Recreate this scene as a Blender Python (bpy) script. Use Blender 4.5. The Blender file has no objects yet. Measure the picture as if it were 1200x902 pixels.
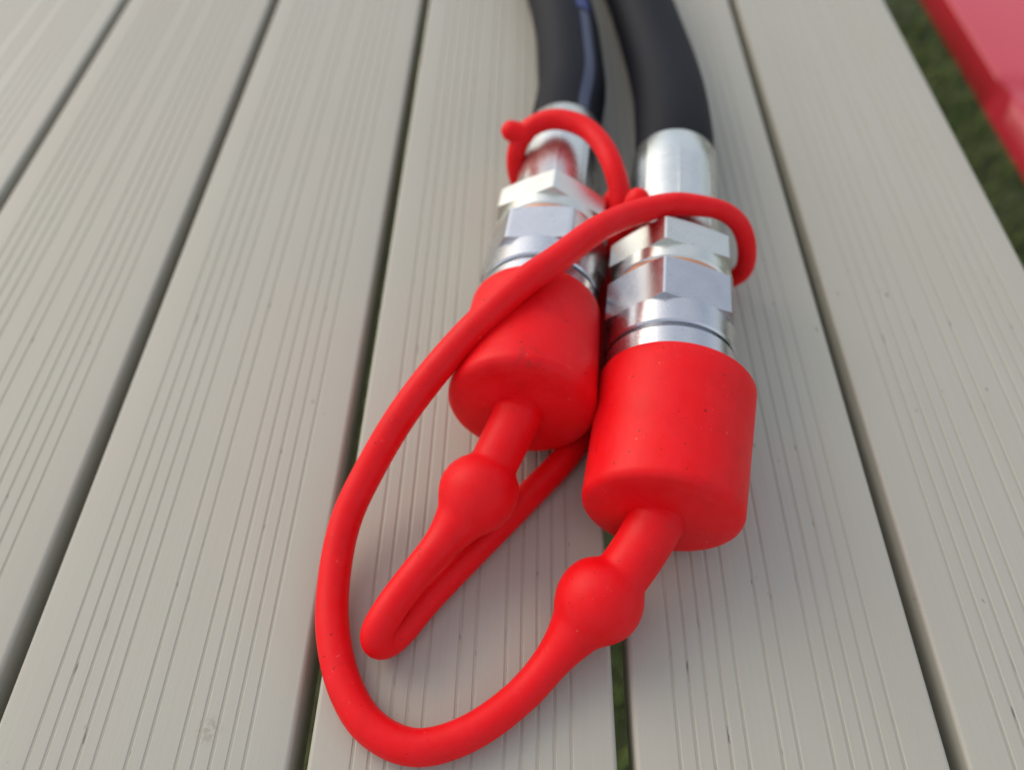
import bpy, math, random
from mathutils import Vector, Matrix

random.seed(7)
S = bpy.context.scene
C = S.collection
PI = math.pi

# ------------------------------------------------------------------ camera
CAM_H = 0.23066
cam_d = bpy.data.cameras.new("camera")
cam = bpy.data.objects.new("camera", cam_d)
C.objects.link(cam)
pitch, yaw, roll = 0.9360, 0.0392, -0.0255


def cam_basis():
    cp, sp = math.cos(pitch), math.sin(pitch)
    Z = Matrix.Rotation(yaw, 3, 'Z')
    f = Z @ Vector((0, cp, -sp)); u = Z @ Vector((0, sp, cp)); r = Z @ Vector((1, 0, 0))
    cr, sr = math.cos(roll), math.sin(roll)
    return cr * r + sr * u, -sr * r + cr * u, f


r_, u_, f_ = cam_basis()
cam.matrix_world = Matrix(((r_.x, u_.x, -f_.x, 0), (r_.y, u_.y, -f_.y, 0),
                           (r_.z, u_.z, -f_.z, CAM_H), (0, 0, 0, 1)))
cam_d.sensor_width = 36.0
cam_d.lens = 27.06
cam_d.clip_start = 0.01
cam_d.clip_end = 500
cam_d.dof.use_dof = True
cam_d.dof.focus_distance = 0.215
cam_d.dof.aperture_fstop = 6.4
S.camera = cam

# ------------------------------------------------------------------ sky, sun, exposure
SUN_EL, SUN_AZ = math.radians(36), math.radians(-56)     # azimuth from +Y towards +X
w = bpy.data.worlds.new("World"); S.world = w; w.use_nodes = True
nt = w.node_tree
bg = nt.nodes["Background"]
sky = nt.nodes.new("ShaderNodeTexSky")
sky.sky_type = 'NISHITA'; sky.sun_disc = False
sky.sun_elevation = SUN_EL; sky.sun_rotation = SUN_AZ
sky.air_density = 1.0; sky.dust_density = 3.0; sky.ozone_density = 1.0
hs = nt.nodes.new("ShaderNodeHueSaturation")          # thin overcast: a paler sky than clear air
hs.inputs["Saturation"].default_value = 0.8
nt.links.new(sky.outputs[0], hs.inputs["Color"])
tcw = nt.nodes.new("ShaderNodeTexCoord")
cl = nt.nodes.new("ShaderNodeTexNoise"); cl.inputs["Scale"].default_value = 2.2; cl.inputs["Detail"].default_value = 5
nt.links.new(tcw.outputs["Generated"], cl.inputs["Vector"])
cr = nt.nodes.new("ShaderNodeValToRGB")
cr.color_ramp.elements[0].position = .3; cr.color_ramp.elements[0].color = (2.6, 2.85, 3.2, 1)
cr.color_ramp.elements[1].position = .7; cr.color_ramp.elements[1].color = (5.6, 5.65, 5.7, 1)
nt.links.new(cl.outputs["Fac"], cr.inputs[0])
cm = nt.nodes.new("ShaderNodeMix"); cm.data_type = 'RGBA'; cm.inputs[0].default_value = .5
nt.links.new(hs.outputs[0], cm.inputs[6]); nt.links.new(cr.outputs[0], cm.inputs[7])
nt.links.new(cm.outputs[2], bg.inputs[0])
bg.inputs[1].default_value = 0.15
sd = bpy.data.lights.new("sun", 'SUN'); so = bpy.data.objects.new("sun", sd); C.objects.link(so)
sd.energy = 0.65; sd.angle = math.radians(45); sd.color = (1.0, 0.85, 0.68)
sdir = Vector((math.sin(SUN_AZ) * math.cos(SUN_EL), math.cos(SUN_AZ) * math.cos(SUN_EL), math.sin(SUN_EL)))
so.rotation_euler = sdir.to_track_quat('Z', 'Y').to_euler()
so.location = sdir * 5
S.view_settings.view_transform = 'Standard'; S.view_settings.look = 'None'
S.view_settings.exposure = 0.45; S.view_settings.gamma = 1.0
S.view_settings.use_curve_mapping = False


# ------------------------------------------------------------------ helpers
def mesh(name, verts, faces, mat=None, parent=None, smooth=None, data=None):
    """ONE mesh object; smooth is an angle in degrees above which edges stay sharp"""
    if data is None:
        data = bpy.data.meshes.new(name)
        data.from_pydata([tuple(v) for v in verts], [], faces)
        data.validate(); data.update()
        if smooth is not None:
            data.polygons.foreach_set("use_smooth", [True] * len(data.polygons))
            data.set_sharp_from_angle(angle=math.radians(smooth))
        if mat: data.materials.append(mat)
    o = bpy.data.objects.new(name, data); C.objects.link(o)
    if parent: o.parent = parent
    return o


def tag(o, label=None, cat=None, group=None, kind=None):
    if label: o['label'] = label
    if cat: o['category'] = cat
    if group: o['group'] = group
    if kind: o['kind'] = kind
    return o


def empty(name, mat4=None, loc=None):
    o = bpy.data.objects.new(name, None); C.objects.link(o); o.empty_display_size = .01
    if mat4 is not None: o.matrix_world = mat4
    if loc is not None: o.location = loc
    return o


def axis_matrix(p, yaw_, elev):
    """local Z runs along the fitting, local Y points up"""
    d = Vector((math.sin(yaw_) * math.cos(elev), math.cos(yaw_) * math.cos(elev), math.sin(elev)))
    s = d.cross(Vector((0, 0, 1))).normalized() * -1
    u = d.cross(s)
    if u.z < 0: s, u = -s, -u
    if s.cross(u).dot(d) < 0: s = -s
    return Matrix(((s.x, u.x, d.x, p[0]), (s.y, u.y, d.y, p[1]), (s.z, u.z, d.z, p[2]), (0, 0, 0, 1)))


def lathe(profile, n=96, rfun=None):
    """profile of (t, r) turned about local Z; returns verts, faces"""
    V, F = [], []
    for t, r in profile:
        for k in range(n):
            a = 2 * PI * k / n
            rr = r if rfun is None else rfun(a, t, r)
            V.append((rr * math.cos(a), rr * math.sin(a), t))
    for i in range(len(profile) - 1):
        for k in range(n):
            k2 = (k + 1) % n
            F.append((i * n + k, i * n + k2, (i + 1) * n + k2, (i + 1) * n + k))
    return V, F


def close_ends(V, F, n, first=True, last=True):
    if first: F.append(tuple(range(n - 1, -1, -1)))
    if last:
        b = len(V) - n
        F.append(tuple(range(b, b + n)))


def arc(c, r, a0, a1, n):
    return [(c[0] + r * math.cos(math.radians(a0 + (a1 - a0) * k / n)),
             c[1] + r * math.sin(math.radians(a0 + (a1 - a0) * k / n))) for k in range(n + 1)]


def hexagon(t0, t1, Rc, rot, ch0, ch1, k0, k1, bore, n=180):
    """hexagonal prism with its ends turned off by a cone: exact facet arcs"""
    ap = Rc * math.cos(PI / 6)
    V, F = [], []
    rows = 6
    for row in range(rows):
        for k in range(n):
            a = 2 * PI * k / n
            m = ((a - rot + PI / 6) % (PI / 3)) - PI / 6          # angle from the nearest corner
            hr = ap / math.cos(PI / 6 - abs(m))
            hr = min(hr, Rc * .992)
            e0 = min(ch0, hr); e1 = min(ch1, hr)
            if row == 0: rr, t = bore, t0
            elif row == 1: rr, t = e0, t0
            elif row == 2: rr, t = hr, t0 + (hr - e0) * k0
            elif row == 3: rr, t = hr, t1 - (hr - e1) * k1
            elif row == 4: rr, t = e1, t1
            else: rr, t = bore, t1
            V.append((rr * math.cos(a), rr * math.sin(a), t))
    for i in range(rows - 1):
        for k in range(n):
            k2 = (k + 1) % n
            F.append((i * n + k, i * n + k2, (i + 1) * n + k2, (i + 1) * n + k))
    return V, F


def spline(P, per=24):
    P = [Vector(p) for p in P]
    Q = [2 * P[0] - P[1]] + P + [2 * P[-1] - P[-2]]
    out = []
    for i in range(1, len(Q) - 2):
        p0, p1, p2, p3 = Q[i - 1:i + 3]
        t0 = 0.0
        t1 = t0 + max((p1 - p0).length, 1e-6) ** .5
        t2 = t1 + max((p2 - p1).length, 1e-6) ** .5
        t3 = t2 + max((p3 - p2).length, 1e-6) ** .5
        for k in range(per):
            t = t1 + (t2 - t1) * k / per
            a1 = (t1 - t) / (t1 - t0) * p0 + (t - t0) / (t1 - t0) * p1
            a2 = (t2 - t) / (t2 - t1) * p1 + (t - t1) / (t2 - t1) * p2
            a3 = (t3 - t) / (t3 - t2) * p2 + (t - t2) / (t3 - t2) * p3
            b1 = (t2 - t) / (t2 - t0) * a1 + (t - t0) / (t2 - t0) * a2
            b2 = (t3 - t) / (t3 - t1) * a2 + (t - t1) / (t3 - t1) * a3
            out.append((t2 - t) / (t2 - t1) * b1 + (t - t1) / (t2 - t1) * b2)
    out.append(P[-1])
    return out


def resample(P, step, smooth=0):
    L = [0]
    for a, b in zip(P, P[1:]): L.append(L[-1] + (b - a).length)
    n = max(2, int(L[-1] / step)); out = []; j = 0
    for i in range(n + 1):
        s = L[-1] * i / n
        while j < len(L) - 2 and L[j + 1] < s: j += 1
        out.append(P[j].lerp(P[j + 1], (s - L[j]) / max(1e-9, L[j + 1] - L[j])))
    for _ in range(smooth):
        out = [out[0]] + [(out[i - 1] + 2 * out[i] + out[i + 1]) / 4 for i in range(1, n)] + [out[-1]]
    return out


def lerp_table(tab, s):
    if s <= tab[0][0]: return tab[0][1]
    for (a, ra), (b, rb) in zip(tab, tab[1:]):
        if s <= b:
            u = (s - a) / (b - a); u = u * u * (3 - 2 * u)
            return ra + (rb - ra) * u
    return tab[-1][1]


def sweep(P, rad, n=28, cap0=False, cap1=False, seam=0.0):
    """tube along the points P; rad(s) gives the radius at arc length s"""
    V, F = [], []
    s = 0.0
    T = [(P[min(i + 1, len(P) - 1)] - P[max(i - 1, 0)]).normalized() for i in range(len(P))]
    nrm = T[0].orthogonal().normalized()
    if cap0: pass
    rings = []
    for i, p in enumerate(P):
        if i: s += (p - P[i - 1]).length
        nrm = (nrm - T[i] * nrm.dot(T[i])).normalized()
        rings.append((p, T[i], nrm.copy(), rad(s)))
    if cap0:
        p, t, m, r = rings[0]
        rings = [(p - t * r * math.sin(a), t, m, max(r * math.cos(a), 1e-5)) for a in (1.5, 1.25, 1.0, .7, .35)] + rings
    if cap1:
        p, t, m, r = rings[-1]
        rings = rings + [(p + t * r * math.sin(a), t, m, max(r * math.cos(a), 1e-5)) for a in (.35, .7, 1.0, 1.25, 1.5)]
    for p, t, m, r in rings:
        b = t.cross(m)
        for k in range(n):
            a = 2 * PI * k / n
            V.append(p + (r + (seam if k % (n // 2) == n // 8 else 0)) * (math.cos(a) * m + math.sin(a) * b))
    for i in range(len(rings) - 1):
        for k in range(n):
            k2 = (k + 1) % n
            F.append((i * n + k, i * n + k2, (i + 1) * n + k2, (i + 1) * n + k))
    close_ends(V, F, n)
    return V, F


# ------------------------------------------------------------------ materials
def new_mat(name):
    m = bpy.data.materials.new(name); m.use_nodes = True
    t = m.node_tree
    return m, t, t.nodes["Principled BSDF"]


def N(t, kind, **kw):
    n = t.nodes.new(kind)
    for k, v in kw.items():
        if isinstance(k, str) and hasattr(n, k): setattr(n, k, v)
    return n


def coords(t, scale=(1, 1, 1), what='Object', loc=(0, 0, 0)):
    tc = N(t, "ShaderNodeTexCoord"); mp = N(t, "ShaderNodeMapping")
    mp.inputs["Scale"].default_value = scale; mp.inputs["Location"].default_value = loc
    t.links.new(tc.outputs[what], mp.inputs[0])
    return mp.outputs[0]


def noise(t, vec, scale, detail=4, rough=.55):
    n = N(t, "ShaderNodeTexNoise")
    n.inputs["Scale"].default_value = scale; n.inputs["Detail"].default_value = detail
    n.inputs["Roughness"].default_value = rough
    t.links.new(vec, n.inputs["Vector"])
    return n.outputs["Fac"]


def ramp(t, fac, stops):
    r = N(t, "ShaderNodeValToRGB")
    while len(r.color_ramp.elements) < len(stops): r.color_ramp.elements.new(.5)
    for e, (p, c) in zip(r.color_ramp.elements, stops):
        e.position = p; e.color = c if len(c) == 4 else (*c, 1)
    t.links.new(fac, r.inputs[0])
    return r.outputs[0]


def g(v): return (v, v, v, 1)


def mixc(t, fac, a, b, mode='MIX'):
    m = N(t, "ShaderNodeMix"); m.data_type = 'RGBA'; m.blend_type = mode
    for s, v in ((m.inputs[0], fac), (m.inputs[6], a), (m.inputs[7], b)):
        if hasattr(v, "node"): t.links.new(v, s)
        else: s.default_value = v if not isinstance(v, tuple) or len(v) == 4 else (*v, 1)
    return m.outputs[2]


def math_n(t, op, a, b=None):
    m = N(t, "ShaderNodeMath"); m.operation = op
    for s, v in ((m.inputs[0], a), (m.inputs[1], b)):
        if v is None: continue
        if hasattr(v, "node"): t.links.new(v, s)
        else: s.default_value = v
    return m.outputs[0]


def bump(t, b, h, strength, dist, normal=None):
    n = N(t, "ShaderNodeBump"); n.inputs["Strength"].default_value = strength
    n.inputs["Distance"].default_value = dist
    t.links.new(h, n.inputs["Height"])
    if normal: t.links.new(normal, n.inputs["Normal"])
    t.links.new(n.outputs[0], b.inputs["Normal"])
    return n.outputs[0]


STAIN = (-.0897, .0486, 0)


def mat_plank():
    m, t, b = new_mat("grey_wood_composite")
    v = coords(t)
    oi = N(t, "ShaderNodeObjectInfo"); rnd = oi.outputs["Random"]
    shift = N(t, "ShaderNodeVectorMath"); shift.operation = 'ADD'
    cmb = N(t, "ShaderNodeCombineXYZ")
    t.links.new(math_n(t, 'MULTIPLY', rnd, 17.0), cmb.inputs[0]); t.links.new(math_n(t, 'MULTIPLY', rnd, 31.0), cmb.inputs[1])
    t.links.new(v, shift.inputs[0]); t.links.new(cmb.outputs[0], shift.inputs[1])
    v = shift.outputs[0]

    def sub(scale, loc=(0, 0, 0)):
        mp = N(t, "ShaderNodeMapping"); mp.inputs["Scale"].default_value = scale; mp.inputs["Location"].default_value = loc
        t.links.new(v, mp.inputs[0]); return mp.outputs[0]
    # long drawn-out streaks from extrusion + soft mottling
    st = noise(t, sub((900, 6, 1)), 1.0, 3, .6)
    mo = noise(t, v, 14, 3, .5)
    mo2 = noise(t, sub((1, .5, 1), (3, 1, 0)), 28, 2, .5)
    base = mixc(t, mo, (0.386, 0.372, 0.305, 1), (0.43, 0.416, 0.350, 1))
    base = mixc(t, math_n(t, 'MULTIPLY', ramp(t, mo2, [(.42, g(0)), (.62, g(1))]), .5), base, (0.425, 0.385, 0.322, 1))
    base = mixc(t, .16, base, ramp(t, st, [(.3, (.34, .325, .27)), (.7, (.50, .48, .41))]))
    gr = noise(t, v, 2600, 2, .6)
    base = mixc(t, .12, base, ramp(t, gr, [(.3, (.31, .30, .25)), (.7, (.56, .54, .47))]))
    # the odd dirt fleck, drawn out along the board
    fl = noise(t, sub((1, .45, 1)), 420, 1, .4)
    big = noise(t, sub((1, 1, 1), (5, 2, 1)), 22, 2, .5)
    f = math_n(t, 'MULTIPLY', ramp(t, fl, [(.765, g(0)), (.80, g(1))]), ramp(t, big, [(.46, g(0)), (.6, g(1))]))
    base = mixc(t, math_n(t, 'MULTIPLY', f, .7), base, (0.06, 0.055, 0.045, 1))
    base = mixc(t, .12, base, ramp(t, rnd, [(0, (.26, .245, .20)), (1, (.52, .51, .45))]))
    # one dried brown drip stain
    ge = N(t, "ShaderNodeNewGeometry"); ds = N(t, "ShaderNodeVectorMath"); ds.operation = 'DISTANCE'
    t.links.new(ge.outputs["Position"], ds.inputs[0]); ds.inputs[1].default_value = STAIN
    mr = N(t, "ShaderNodeMapRange"); mr.inputs[1].default_value = .0005; mr.inputs[2].default_value = .0045
    mr.inputs[3].default_value = 1; mr.inputs[4].default_value = 0
    t.links.new(ds.outputs["Value"], mr.inputs[0])
    sn = ramp(t, noise(t, v, 620, 3, .6), [(.42, g(0)), (.6, g(1))])
    base = mixc(t, math_n(t, 'MULTIPLY', math_n(t, 'MULTIPLY', mr.outputs[0], sn), .55), base, (0.17, 0.13, 0.085, 1))
    t.links.new(base, b.inputs["Base Color"])
    b.inputs["Roughness"].default_value = .5
    t.links.new(ramp(t, gr, [(0, g(.44)), (1, g(.62))]), b.inputs["Roughness"])
    b.inputs["Specular IOR Level"].default_value = .4
    h = math_n(t, 'ADD', math_n(t, 'MULTIPLY', gr, .6), st)
    bump(t, b, h, .35, .00012)
    return m


def mat_groove_shade_dirt():
    m, t, b = new_mat("groove_shade_grime")
    v = coords(t, (1, .3, 1))
    n = noise(t, v, 330, 3, .6)
    big = noise(t, coords(t, (1, .4, 1), loc=(2, 7, 0)), 30, 2, .5)
    f = math_n(t, 'MULTIPLY', ramp(t, n, [(.62, g(0)), (.7, g(1))]), ramp(t, big, [(.47, g(0)), (.62, g(1))]))
    c = mixc(t, math_n(t, 'MULTIPLY', f, .8), (0.365, 0.345, 0.28, 1), (0.05, 0.045, 0.04, 1))  # base tone has the groove shade painted in; only the dark flecks are dirt
    t.links.new(c, b.inputs["Base Color"]); b.inputs["Roughness"].default_value = .7
    return m


def mat_red_rubber(name, seed, scuffs=()):
    m, t, b = new_mat(name)
    v = coords(t, loc=(seed, seed * .7, 0))
    gr = noise(t, v, 3200, 3, .7)
    mo = noise(t, v, 60, 4, .6)
    base = mixc(t, mo, (0.74, 0.002, 0.005, 1), (0.85, 0.004, 0.008, 1))
    # worn, slightly chalky patches of the moulded skin
    ch = ramp(t, noise(t, coords(t, (1, 1, .6), loc=(seed, 3, 8)), 150, 5, .68), [(.42, g(0)), (.68, g(1))])
    base = mixc(t, math_n(t, 'MULTIPLY', ch, .24), base, (0.80, 0.026, 0.036, 1))
    dk2 = ramp(t, noise(t, coords(t, loc=(7, seed, 2)), 75, 5, .7), [(.5, g(0)), (.72, g(1))])
    base = mixc(t, math_n(t, 'MULTIPLY', dk2, .3), base, (0.50, 0.004, 0.006, 1))
    # pale dust specks and a few dark flecks
    sp = noise(t, v, 900, 1, .4)
    cl = noise(t, v, 90, 2, .5)
    dust = math_n(t, 'MULTIPLY', ramp(t, sp, [(.735, g(0)), (.79, g(1))]), ramp(t, cl, [(.48, g(0)), (.62, g(1))]))
    base = mixc(t, math_n(t, 'MULTIPLY', dust, .35), base, (0.75, 0.25, 0.22, 1))
    dk = noise(t, coords(t, loc=(seed + 4, 2, 1)), 520, 1, .4)
    base = mixc(t, math_n(t, 'MULTIPLY', ramp(t, dk, [(.755, g(0)), (.79, g(1))]), .6), base, (0.12, 0.01, 0.01, 1))
    for (px, py, pz, rad) in scuffs:        # dirty rub marks at their own places
        tc = N(t, "ShaderNodeTexCoord"); d = N(t, "ShaderNodeVectorMath"); d.operation = 'DISTANCE'
        t.links.new(tc.outputs['Object'], d.inputs[0]); d.inputs[1].default_value = (px, py, pz)
        k = N(t, "ShaderNodeMapRange"); k.inputs[1].default_value = 0; k.inputs[2].default_value = rad
        k.inputs[3].default_value = 1; k.inputs[4].default_value = 0
        t.links.new(d.outputs["Value"], k.inputs[0])
        sm = noise(t, v, 420, 4, .65)
        base = mixc(t, math_n(t, 'MULTIPLY', math_n(t, 'MULTIPLY', k.outputs[0], ramp(t, sm, [(.45, g(0)), (.65, g(1))])), .42),
                    base, (0.16, 0.02, 0.02, 1))
    t.links.new(base, b.inputs["Base Color"])
    t.links.new(ramp(t, mo, [(.3, g(.40)), (.7, g(.56))]), b.inputs["Roughness"])
    b.inputs["Specular IOR Level"].default_value = .22
    b.inputs["Subsurface Weight"].default_value = .0
    h = math_n(t, 'ADD', math_n(t, 'MULTIPLY', gr, .6), math_n(t, 'MULTIPLY', noise(t, v, 260, 3, .6), 1.0))
    bump(t, b, h, .22, .00025)
    return m


def mat_zinc(name, tint, rough, brush=None):
    m, t, b = new_mat(name)
    v = coords(t)
    n1 = noise(t, v, 120, 3, .6); n2 = noise(t, v, 1500, 3, .7)
    c = mixc(t, n1, tuple(x * .9 for x in tint) + (1,), tuple(min(1, x * 1.06) for x in tint) + (1,))
    sp = noise(t, coords(t, loc=(4, 4, 4)), 700, 2, .6)
    c = mixc(t, math_n(t, 'MULTIPLY', ramp(t, sp, [(.66, g(0)), (.76, g(1))]), .45), c, (0.25, 0.22, 0.2, 1))
    t.links.new(c, b.inputs["Base Color"])
    b.inputs["Metallic"].default_value = 1
    t.links.new(ramp(t, math_n(t, 'MULTIPLY', math_n(t, 'ADD', n1, n2), .5), [(.3, g(rough * .8)), (.7, g(rough * 1.3))]), b.inputs["Roughness"])
    if brush:
        st = noise(t, coords(t, brush), 1.0, 3, .7)
        h = math_n(t, 'ADD', st, math_n(t, 'MULTIPLY', n2, .4))
        bump(t, b, h, .18, .00008)
    else:
        bump(t, b, n2, .14, .00008)
    return m


def mat_simple(name, c1, c2, scale, rough, bstr=.3, bdist=.0003, metallic=0, detail=4):
    m, t, b = new_mat(name)
    v = coords(t); n = noise(t, v, scale, detail, .6)
    t.links.new(mixc(t, n, c1 + (1,), c2 + (1,)), b.inputs["Base Color"])
    b.inputs["Roughness"].default_value = rough; b.inputs["Metallic"].default_value = metallic
    if bstr: bump(t, b, noise(t, v, scale * 4, 3, .6), bstr, bdist)
    return m


M_PLANK = mat_plank(); M_GROOVE = mat_groove_shade_dirt()
M_RED_A = mat_red_rubber("red_rubber_right", 1.3, scuffs=((-.0209, .0123, .0079, .0016), (-.0205, .0128, .0068, .0012)))
M_RED_B = mat_red_rubber("red_rubber_left", 5.1, scuffs=((-0.0009, 0.0236, 0.0012, .0055), (-.004, .0232, .002, .004)))
M_ZINC = mat_zinc("zinc_plated_steel", (0.62, 0.62, 0.64), .23)
M_TURN = mat_zinc("turned_steel", (0.60, 0.61, 0.64), .24, (60, 60, 9000))
M_PALE = mat_zinc("pale_passivated_zinc", (0.72, 0.73, 0.68), .28)
M_FERR = mat_zinc("ferrule_steel", (0.68, 0.70, 0.68), .27, (5000, 5000, 40))
M_COPPER = mat_simple("copper_seal", (0.62, 0.26, 0.13), (0.72, 0.36, 0.2), 300, .42, metallic=.85)
M_HOSE = mat_simple("black_hose_rubber", (0.0045, 0.005, 0.009), (0.007, 0.008, 0.0135), 180, .6, .35, .0003)
M_HOSE.node_tree.nodes["Principled BSDF"].inputs["Specular IOR Level"].default_value = .17
M_FRAME = mat_simple("galvanised_tube", (0.34, 0.35, 0.36), (0.42, 0.43, 0.44), 40, .5, metallic=.8)
M_BENCH = mat_simple("red_bench_plastic", (0.60, 0.010, 0.03), (0.68, 0.016, 0.045), 12, .30, .15, .001)

M_BENCH.node_tree.nodes["Principled BSDF"].inputs["Specular IOR Level"].default_value = 1.0

# ------------------------------------------------------------------ ground and grass
def mat_ground():
    m, t, b = new_mat("lawn_soil")
    v = coords(t); a = noise(t, v, 9, 5, .6); c = noise(t, v, 2.2, 3, .5)
    base = mixc(t, a, (0.035, 0.055, 0.016, 1), (0.075, 0.105, 0.03, 1))
    base = mixc(t, math_n(t, 'MULTIPLY', c, .45), base, (0.09, 0.075, 0.04, 1))
    t.links.new(base, b.inputs["Base Color"]); b.inputs["Roughness"].default_value = .9
    bump(t, b, noise(t, v, 60, 4, .6), .6, .02)
    return m


GZ = -0.72
ground = mesh("ground", [(-40, -40, GZ), (40, -40, GZ), (40, 40, GZ), (-40, 40, GZ)], [(0, 1, 2, 3)], mat_ground())
tag(ground, "lawn ground under the table", None, None, "structure")


def mat_grass():
    m, t, b = new_mat("grass_blades")
    tc = N(t, "ShaderNodeNewGeometry")
    c = ramp(t, tc.outputs["Random Per Island"], [(0, (0.10, 0.16, 0.03)), (.55, (0.17, 0.25, 0.05)), (.85, (0.24, 0.26, 0.08)), (1, (0.2, 0.17, 0.09))])
    t.links.new(c, b.inputs["Base Color"]); b.inputs["Roughness"].default_value = .6
    return m


gv, gf = [], []
for _ in range(42000):
    x = random.uniform(-1.0, 2.4); y = random.uniform(-.3, 2.8)
    if math.sin(x * 9.0 + 1.3 * math.sin(y * 5)) * math.sin(y * 8 + x * 3) < -.55 and random.random() < .7: continue
    hh = random.uniform(.02, .06); a = random.uniform(0, 2 * PI); wd = random.uniform(.0016, .003)
    ca, sa = math.cos(a), math.sin(a); ln = random.uniform(.1, .9) * hh
    b0 = len(gv)
    gv += [(x - sa * wd, y + ca * wd, GZ), (x + sa * wd, y - ca * wd, GZ),
           (x + sa * wd * .7 + ca * ln * .35, y - ca * wd * .7 + sa * ln * .35, GZ + hh * .6),
           (x - sa * wd * .7 + ca * ln * .35, y + ca * wd * .7 + sa * ln * .35, GZ + hh * .6),
           (x + ca * ln, y + sa * ln, GZ + hh)]
    gf += [(b0, b0 + 1, b0 + 2, b0 + 3), (b0 + 3, b0 + 2, b0 + 4)]
grass = mesh("grass", gv, gf, mat_grass())
tag(grass, "short green grass on the ground below the table edge", "grass", None, "stuff")

# ------------------------------------------------------------------ table of composite planks
PITCH, GAP, X0, TH = .0900, .0050, -.24052, .0170
Y0, Y1 = -.42, 1.30
table = tag(empty("picnic_table", loc=(0, 0.4, GZ)),
            "grey outdoor table top of grooved planks with open gaps", "table")


def plank_profile():
    """half rounded cross-section with shallow grooves; returns points and a flag per top segment"""
    Wd = PITCH - GAP; r = .0015
    pts = [(r, -TH), ]
    pts = []
    pts += arc((r, -TH + r), r, 270, 180, 4)
    pts += arc((r, -r), r, 180, 90, 7)
    gx = [.145, .200, .255, .310, .365, .472, .528, .635, .690, .745, .800, .855]
    for q in gx:
        c = q * Wd
        pts += [(c - .00066, 0), (c - .00036, -.00020), (c + .00030, -.00020), (c + .00062, 0)]
    pts += arc((Wd - r, -r), r, 90, 0, 7)
    pts += arc((Wd - r, -TH + r), r, 0, -90, 4)
    return pts


pp = plank_profile()
np_ = len(pp)
ys = [Y0 + (Y1 - Y0) * k / 12 for k in range(13)]
pv = [(x, y, z) for y in ys for x, z in pp]
pf = []
for j in range(12):
    for k in range(np_):
        k2 = (k + 1) % np_
        pf.append((j * np_ + k, j * np_ + k2, (j + 1) * np_ + k2, (j + 1) * np_ + k))
pf.append(tuple(range(np_ - 1, -1, -1)) ); pf.append(tuple(range(12 * np_, 13 * np_)))
pm = bpy.data.meshes.new("plank"); pm.from_pydata(pv, [], [f[::-1] for f in pf]); pm.validate(); pm.update()
pm.polygons.foreach_set("use_smooth", [True] * len(pm.polygons)); pm.set_sharp_from_angle(angle=math.radians(24))
pm.materials.append(M_PLANK); pm.materials.append(M_GROOVE)
for p in pm.polygons:
    if len(p.vertices) == 4 and -.0004 < p.center.z < -.00015 and .008 < p.center.x < PITCH - GAP - .008: p.material_index = 1
for i in range(-4, 5):
    o = bpy.data.objects.new("plank", pm); C.objects.link(o); o.parent = table
    o.location = (X0 + i * PITCH, -.4 + random.uniform(-.02, .02), -GZ + random.uniform(-.0003, .0003))


def box_mesh(x0, x1, y0, y1, z0, z1):
    V = [(x, y, z) for z in (z0, z1) for y in (y0, y1) for x in (x0, x1)]
    return V, [(0, 2, 3, 1), (4, 5, 7, 6), (0, 1, 5, 4), (1, 3, 7, 5), (3, 2, 6, 7), (2, 0, 4, 6)]


XL, XR = X0 - 4 * PITCH, X0 + 5 * PITCH - GAP
for yy in (-.72, .78):
    V, F = box_mesh(XL + .03, XR - .03, yy - .02, yy + .02, -GZ - TH - .041, -GZ - TH - .001)
    mesh("support_beam", V, F, M_FRAME, table)
    for xx in (XL + .09, XR - .09):
        V, F = box_mesh(xx - .02, xx + .02, yy - .02, yy + .02, 0, -GZ - TH - .042)
        mesh("leg", V, F, M_FRAME, table)

# ------------------------------------------------------------------ red bench beside the table
bench = tag(empty("bench", loc=(.72, .9, GZ)), "red bench with dented edge standing on grass beside the grey table", "bench")
BX0, BX1, BT, BB = .5345 - .72, .86 - .72, -GZ - .28, -GZ - .322
bv, bf = [], []
ysb = [-1.4 + 2.6 * k / 260 for k in range(261)]
for yb in ysb:
    yw = yb + .9
    # a moulded notch in the near long edge, and a softer edge before it
    d = (yw - .800) / .012
    notch = .030 * math.exp(-(d if d > 0 else d * .8) ** 4) + (.012 * min(1, (.80 - yw) / .01) if yw < .80 else 0)
    rr = .0035 + (.005 if yw < .8 else 0) * min(1, abs(yw - .8) / .05)
    sec = [(BX0 + .004, BB)] + [(BX0, BB + .004)]
    sec += [(x, z) for x, z in arc((BX0 + rr, BT - rr), rr, 180, 90, 7)]
    sec = sec[:2] + [(x + notch * (.25 + .75 * k / 7), z - notch * .25 * (k / 7)) for k, (x, z) in enumerate(sec[2:])]
    sec += [(BX0 + .05, BT)]
    sec += [(x, z) for x, z in arc((BX1 - .009, BT - .009), .009, 90, 0, 6)]
    sec += [(BX1 - .004, BB)]
    bv += [(x, yb, z) for x, z in sec]
ns = len(sec)
for j in range(len(ysb) - 1):
    for k in range(ns):
        k2 = (k + 1) % ns
        bf.append((j * ns + k, (j + 1) * ns + k, (j + 1) * ns + k2, j * ns + k2))
bf.append(tuple(range(ns))); bf.append(tuple(range((len(ysb) - 1) * ns, len(ysb) * ns))[::-1])
mesh("seat", bv, bf, M_BENCH, bench, smooth=50)
for yy in (-1.0, .9):
    V, F = box_mesh(-.12, .10, yy - .02, yy + .02, BB - .03, BB - .001)
    mesh("support_beam", V, F, M_FRAME, bench)
    for xx in (-.1, .08):
        V, F = box_mesh(xx - .018, xx + .018, yy - .018, yy + .018, 0, BB - .031)
        mesh("leg", V, F, M_FRAME, bench)


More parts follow.
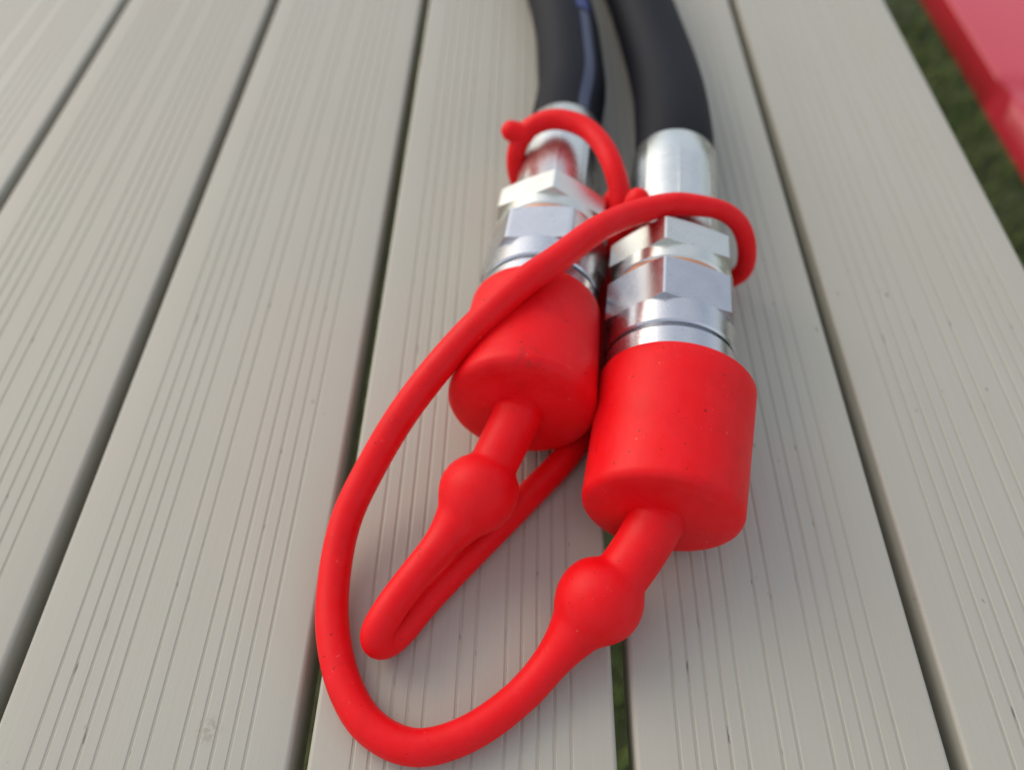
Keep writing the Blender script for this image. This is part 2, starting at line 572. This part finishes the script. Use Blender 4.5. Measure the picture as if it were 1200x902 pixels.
# ------------------------------------------------------------------ hydraulic hoses with their couplings
def coupling(root, sc, dt, rot, rot2, hexflat):
    """metal parts along local Z, measured from the capped end; sc scales the radii, dt shifts"""
    n = 128
    q = lambda L: [(t + dt, r * sc) for t, r in L]
    # threaded front sleeve that disappears into the cap, with a chamfered lip and a groove
    V, F = lathe(q([(.012, .010), (.012, .0195), (.030, .0195), (.030, .0220), (.0546, .0220), (.0552, .0214), (.0553, .0195), (.0578, .0195)]), n)
    mesh("front_sleeve", V, F, M_TURN, root, smooth=25)
    V, F = lathe(q([(.0570, .010), (.0570, .0214), (.0576, .0221), (.0666, .0221), (.0668, .0220), (.0668, .010)]), n)
    mesh("collar", V, F, M_TURN, root, smooth=25)
    Rc = .0245 * sc; ap = Rc * math.cos(PI / 6)
    V, F = hexagon(.0668 + dt, .0845 + dt, Rc, rot, .0221 * sc, ap * 1.004, .1, .36, .010)
    mesh("hex_body", V, F, M_ZINC, root, smooth=20)
    V, F = lathe(q([(.0843, .012), (.0843, .0207), (.0847, .0212), (.0861, .0212), (.0865, .0207), (.0865, .012)]), n)
    mesh("seal_ring", V, F, M_COPPER, root, smooth=30)
    V, F = lathe(q([(.0862, .012), (.0863, .0205), (.0872, .0214), (.0923, .0217), (.0923, .012)]), n)
    mesh("boss", V, F, M_PALE, root, smooth=30)
    V, F = hexagon(.0922 + dt, .1042 + dt, Rc, rot2, .0217 * sc, ap * .995, .1, .30, .012)
    mesh("hex_nut", V, F, M_PALE, root, smooth=20)

    def crimp(a, t, r):
        if r < .0155 * sc or not (.108 < t - dt < .160): return r
        k = (a * 8 / (2 * PI)) % 1.0
        return r * (1 - .012 * (1 - abs(2 * k - 1) ** 6) * .8) + (.00012 if k < .035 or k > .965 else 0)
    V, F = lathe(q([(.1025, .010), (.1025, .0166), (.1045, .0171), (.1075, .0174), (.1085, .0174), (.120, .0174), (.135, .0174), (.150, .0174), (.1632, .0174), (.1638, .0171), (.1640, .0166), (.1636, .0150), (.158, .0150)]), 192, crimp)
    mesh("ferrule", V, F, M_FERR, root, smooth=35)


def local_curve(root_m, pts):
    inv = root_m.inverted()
    return [inv @ Vector(p) for p in pts]


# right hose
mR = axis_matrix((.0406, .1049, .0243), .1177, 0.0)
hoseR = tag(empty("hydraulic_hose", mR), "right black hydraulic hose with silver hex coupling, beside the blue striped hose", "hose", "hydraulic hoses on the table")
coupling(hoseR, 1.0, 0, PI / 2 - math.radians(13), PI / 2 - math.radians(13), False)
endR = mR @ Vector((0, 0, .158)); end2 = mR @ Vector((0, 0, .175))
ptsR = [endR, end2, (.0640, .318, .0205), (.0640, .345, .0178), (.0614, .385, .016), (.0565, .430, .0158), (.045, .50, .0158), (.022, .60, .0158), (-.02, .74, .0158), (-.05, .95, .0158), (-.06, 1.2, .0158)]
V, F = sweep(resample(spline(local_curve(mR, ptsR)), .003, 4), lambda s: .0165, 40)
mesh("rubber_hose", V, F, M_HOSE, hoseR, smooth=40)

# left hose
mL = axis_matrix((-.0022, .1398, .0284), .108, -.068)
hoseL = tag(empty("hydraulic_hose", mL), "left black hydraulic hose with a blue line along it and silver coupling", "hose", "hydraulic hoses on the table")
coupling(hoseL, .965, -.0065, PI / 2 + math.radians(24), PI / 2 + math.radians(2), True)
endL = mL @ Vector((0, 0, .151)); end2 = mL @ Vector((0, 0, .168))
ptsL = [endL, end2, (.0192, .330, .0166), (.0192, .350, .0164), (.0181, .385, .0162), (.0135, .425, .0158), (.002, .49, .0158), (-.022, .58, .0158), (-.07, .72, .0158), (-.12, .93, .0158), (-.14, 1.2, .0158)]
pl = resample(spline(local_curve(mL, ptsL)), .003, 4)
V, F = sweep(pl, lambda s: .0163, 40)
mesh("rubber_hose", V, F, M_HOSE, hoseL, smooth=40)


def hose_band(P, R, side_w, a0, a1, mat, name, parent, s0, s1):
    """coloured band lying on the hose skin, 0.15 mm proud"""
    V, F = [], []; inv = mL.inverted().to_3x3(); up = inv @ Vector((0, 0, 1)); k = 0; s = 0
    for i in range(1, len(P) - 1):
        s += (P[i] - P[i - 1]).length
        if not s0 <= s <= s1: continue
        T = (P[i + 1] - P[i - 1]).normalized(); u = (up - T * up.dot(T)).normalized(); sd_ = T.cross(u)
        for q in range(7):
            a = a0 + (a1 - a0) * q / 6
            V.append(P[i] + (R + .00015 - (.00025 if q in (0, 6) else 0)) * (math.cos(a) * u + math.sin(a) * sd_))
        k += 1
    for i in range(k - 1):
        for q in range(6):
            F.append((i * 7 + q, (i + 1) * 7 + q, (i + 1) * 7 + q + 1, i * 7 + q + 1))
    return mesh(name, V, F, mat, parent, smooth=60)


M_LINE = mat_simple("blue_grey_line", (0.014, 0.022, 0.062), (0.02, 0.032, 0.085), 200, .35, .1, .0002)
M_BLUE = mat_simple("blue_print", (0.003, 0.014, 0.13), (0.004, 0.02, 0.18), 200, .4, .1, .0002)
hose_band(pl, .0163, 0, math.radians(18), math.radians(40), M_LINE, "hose_line", hoseL, .004, .0907)  # blue-grey strip, lighter than the hose rubber
hose_band(pl, .0163, 0, math.radians(14), math.radians(46), M_BLUE, "blue_band", hoseL, .0905, .16)


# ------------------------------------------------------------------ red dust caps
def cap_shell(root, R1, R2, L, wall, mat):
    f = .0034
    prof = [(-.0022, .0001), (-.0021, .009), (-.0018, R1 - f - .0022)]
    prof += [(t, r) for t, r in [(-.0016, R1 - f - .0009)]]
    prof += [(-.0012 + f - f * math.cos(a) - .0001, R1 - f + f * math.sin(a)) for a in [math.radians(x) for x in (22, 36, 50, 64, 78, 88)]]
    for k in range(1, 13):
        u = k / 12; prof.append((.0022 + (L - .0032) * u, R1 + (R2 - R1) * u))
    prof += [(L - .0004, R2 - .0003), (L, R2 - .0010), (L, R2 - wall), (L * .5, R2 - wall)]
    n = 128

    def lumpy(a, t, r):   # soft moulded rubber is never quite round
        return r * (1 + .0016 * math.sin(2 * a + 40 * t) + .0009 * math.sin(5 * a - 90 * t))
    V, F = lathe(prof, n, lumpy); close_ends(V, F, n, True, False)
    return mesh("cap_sleeve", V, F, mat, root, smooth=38)


def bulb_profile(neck, sc, R, strap, tail):
    """radius along the tether: neck with a moulded lip, ball, hollow cone, strap"""
    def smax(a, b, k):
        h = max(k - abs(a - b), 0) / k
        return max(a, b) + h * h * k * .25

    def rad(s):
        base = lerp_table(tail, s)
        ball = math.sqrt(max(R * R - (s - sc) ** 2, 0)) if abs(s - sc) < R else 0
        if s < sc:
            nk = neck - .0004 * min(1, s / .02) + .0005 * math.exp(-((s - .0062) / .0007) ** 2)
            return smax(nk, ball, .0010)
        cone = base + (R * .82 - base) * math.exp(-((s - sc) / .0143) ** 2.0)
        return smax(smax(ball, cone, .0025), base, .0005)
    return rad


def tether(root, m, pts, rad, split, mat, step=.0011, cap1=True, smooth=6, n=48):
    """neck with its bulb, then the strap, cut from one swept line"""
    P = resample(spline([m.inverted() @ Vector(p) for p in pts]), step, smooth)
    L = [0]
    for a, b in zip(P, P[1:]): L.append(L[-1] + (b - a).length)
    k = next(i for i, s in enumerate(L) if s >= split)
    V, F = sweep(P[:k + 1], rad, n, seam=.00013)
    mesh("neck", V, F, mat, root, smooth=50)
    off = L[k - 1]
    V, F = sweep(P[k - 1:], lambda s: rad(s + off) - (.00001 if s < .002 else 0), n, cap1=cap1, seam=.00013)
    mesh("strap", V, F, mat, root, smooth=50)


cR = axis_matrix((.0390, .1049, .0243), .2029, .008)
capR = tag(empty("dust_cap", cR), "right red rubber dust cap whose strap makes the wide loop", "dust cap", "red dust caps on the couplings")
cap_shell(capR, .0241, .0254, .0461, .0024, M_RED_A)
ptsRs = [(.0400, .1085, .0245), (.0355, .1000, .0222), (.0279, .0897, .0180), (.0176, .0793, .0132), (.0078, .0680, .0085), (-.0021, .0576, .0055),
         (-.0172, .0474, .0048), (-.0310, .0441, .0048), (-.0435, .0492, .0048), (-.0520, .0598, .0049), (-.0576, .0748, .0060),
         (-.0592, .0897, .0080), (-.0572, .1072, .0130), (-.0504, .1216, .0200), (-.0390, .1363, .0320), (-.0216, .1526, .0460),
         (-.0032, .1697, .0535), (.0092, .1813, .0540), (.0209, .1950, .0525), (.0319, .2058, .0497),
         (.0416, .2122, .0477), (.0511, .2158, .0466), (.0605, .2166, .0453), (.0698, .2176, .0420), (.0769, .2168, .0362), (.0815, .2150, .0262), (.0826, .2150, .0140),
         (.0780, .2178, .0060), (.0660, .2190, .0034), (.0500, .2195, .0034),
         (.0385, .2195, .0075), (.0327, .2195, .0180), (.0333, .2195, .0290), (.0365, .2190, .0370)]
radR = bulb_profile(.0083, .0345, .0126, .0047, ((0, .0047), (.20, .0047), (.28, .0045), (.345, .0042), (.362, .0034), (.42, .0034)))
tether(capR, cR, ptsRs, radR, .068, M_RED_A)
iR = cR.inverted()
V, F = sweep(resample(spline([iR @ Vector(p) for p in ((.0350, .2185, .0360), (.0372, .2196, .0400), (.0386, .2201, .0452))]), .001), lambda s: .0043, 20, True, True)
mesh("pull_tab", V, F, M_RED_A, capR, smooth=50)

cL = axis_matrix((-.0027, .1398, .0284), .1077, -.068)
capL = tag(empty("dust_cap", cL), "left red rubber dust cap under the crossing strap, its own strap folded back", "dust cap", "red dust caps on the couplings")
cap_shell(capL, .0240, .0229, .0431, .0022, M_RED_B)
ptsLs = [(-.0024, .1430, .0285), (-.0050, .1350, .0275), (-.0092, .1258, .0250), (-.0158, .1129, .0210), (-.0244, .1003, .0178), (-.0326, .0895, .0164),
         (-.0403, .0778, .0150), (-.0436, .0720, .0118), (-.0430, .0707, .0082), (-.0395, .0737, .0054), (-.0314, .0848, .0048), (-.0161, .1028, .0047), (-.0001, .1211, .0047),
         (.0150, .1400, .0047), (.0240, .1650, .0047), (.0278, .1900, .0048), (.0305, .2080, .0065), (.0338, .2220, .0140), (.0348, .2320, .0250), (.0345, .2390, .0330),
         (.0322, .2460, .0385), (.0278, .2577, .0415), (.0197, .2686, .0425), (.0077, .2732, .0420), (-.0027, .2703, .0380),
         (-.0066, .2669, .0280), (-.0045, .2660, .0140), (.0030, .2630, .0045), (.0150, .2570, .0034), (.0270, .2490, .0070), (.0318, .2430, .0170), (.0325, .2410, .0280)]
radL = bulb_profile(.0080, .0335, .0123, .0047, ((0, .0047), (.23, .0045), (.30, .0040), (.40, .0036)))
tether(capL, cL, ptsLs, radL, .066, M_RED_B)
iL = cL.inverted()
V, F = sweep(resample(spline([iL @ Vector(p) for p in ((-.0030, .2695, .0375), (-.0068, .2700, .0383), (-.0082, .2702, .0386))]), .001), lambda s: .0043, 20, True, True)
mesh("pull_tab", V, F, M_RED_B, capL, smooth=50)
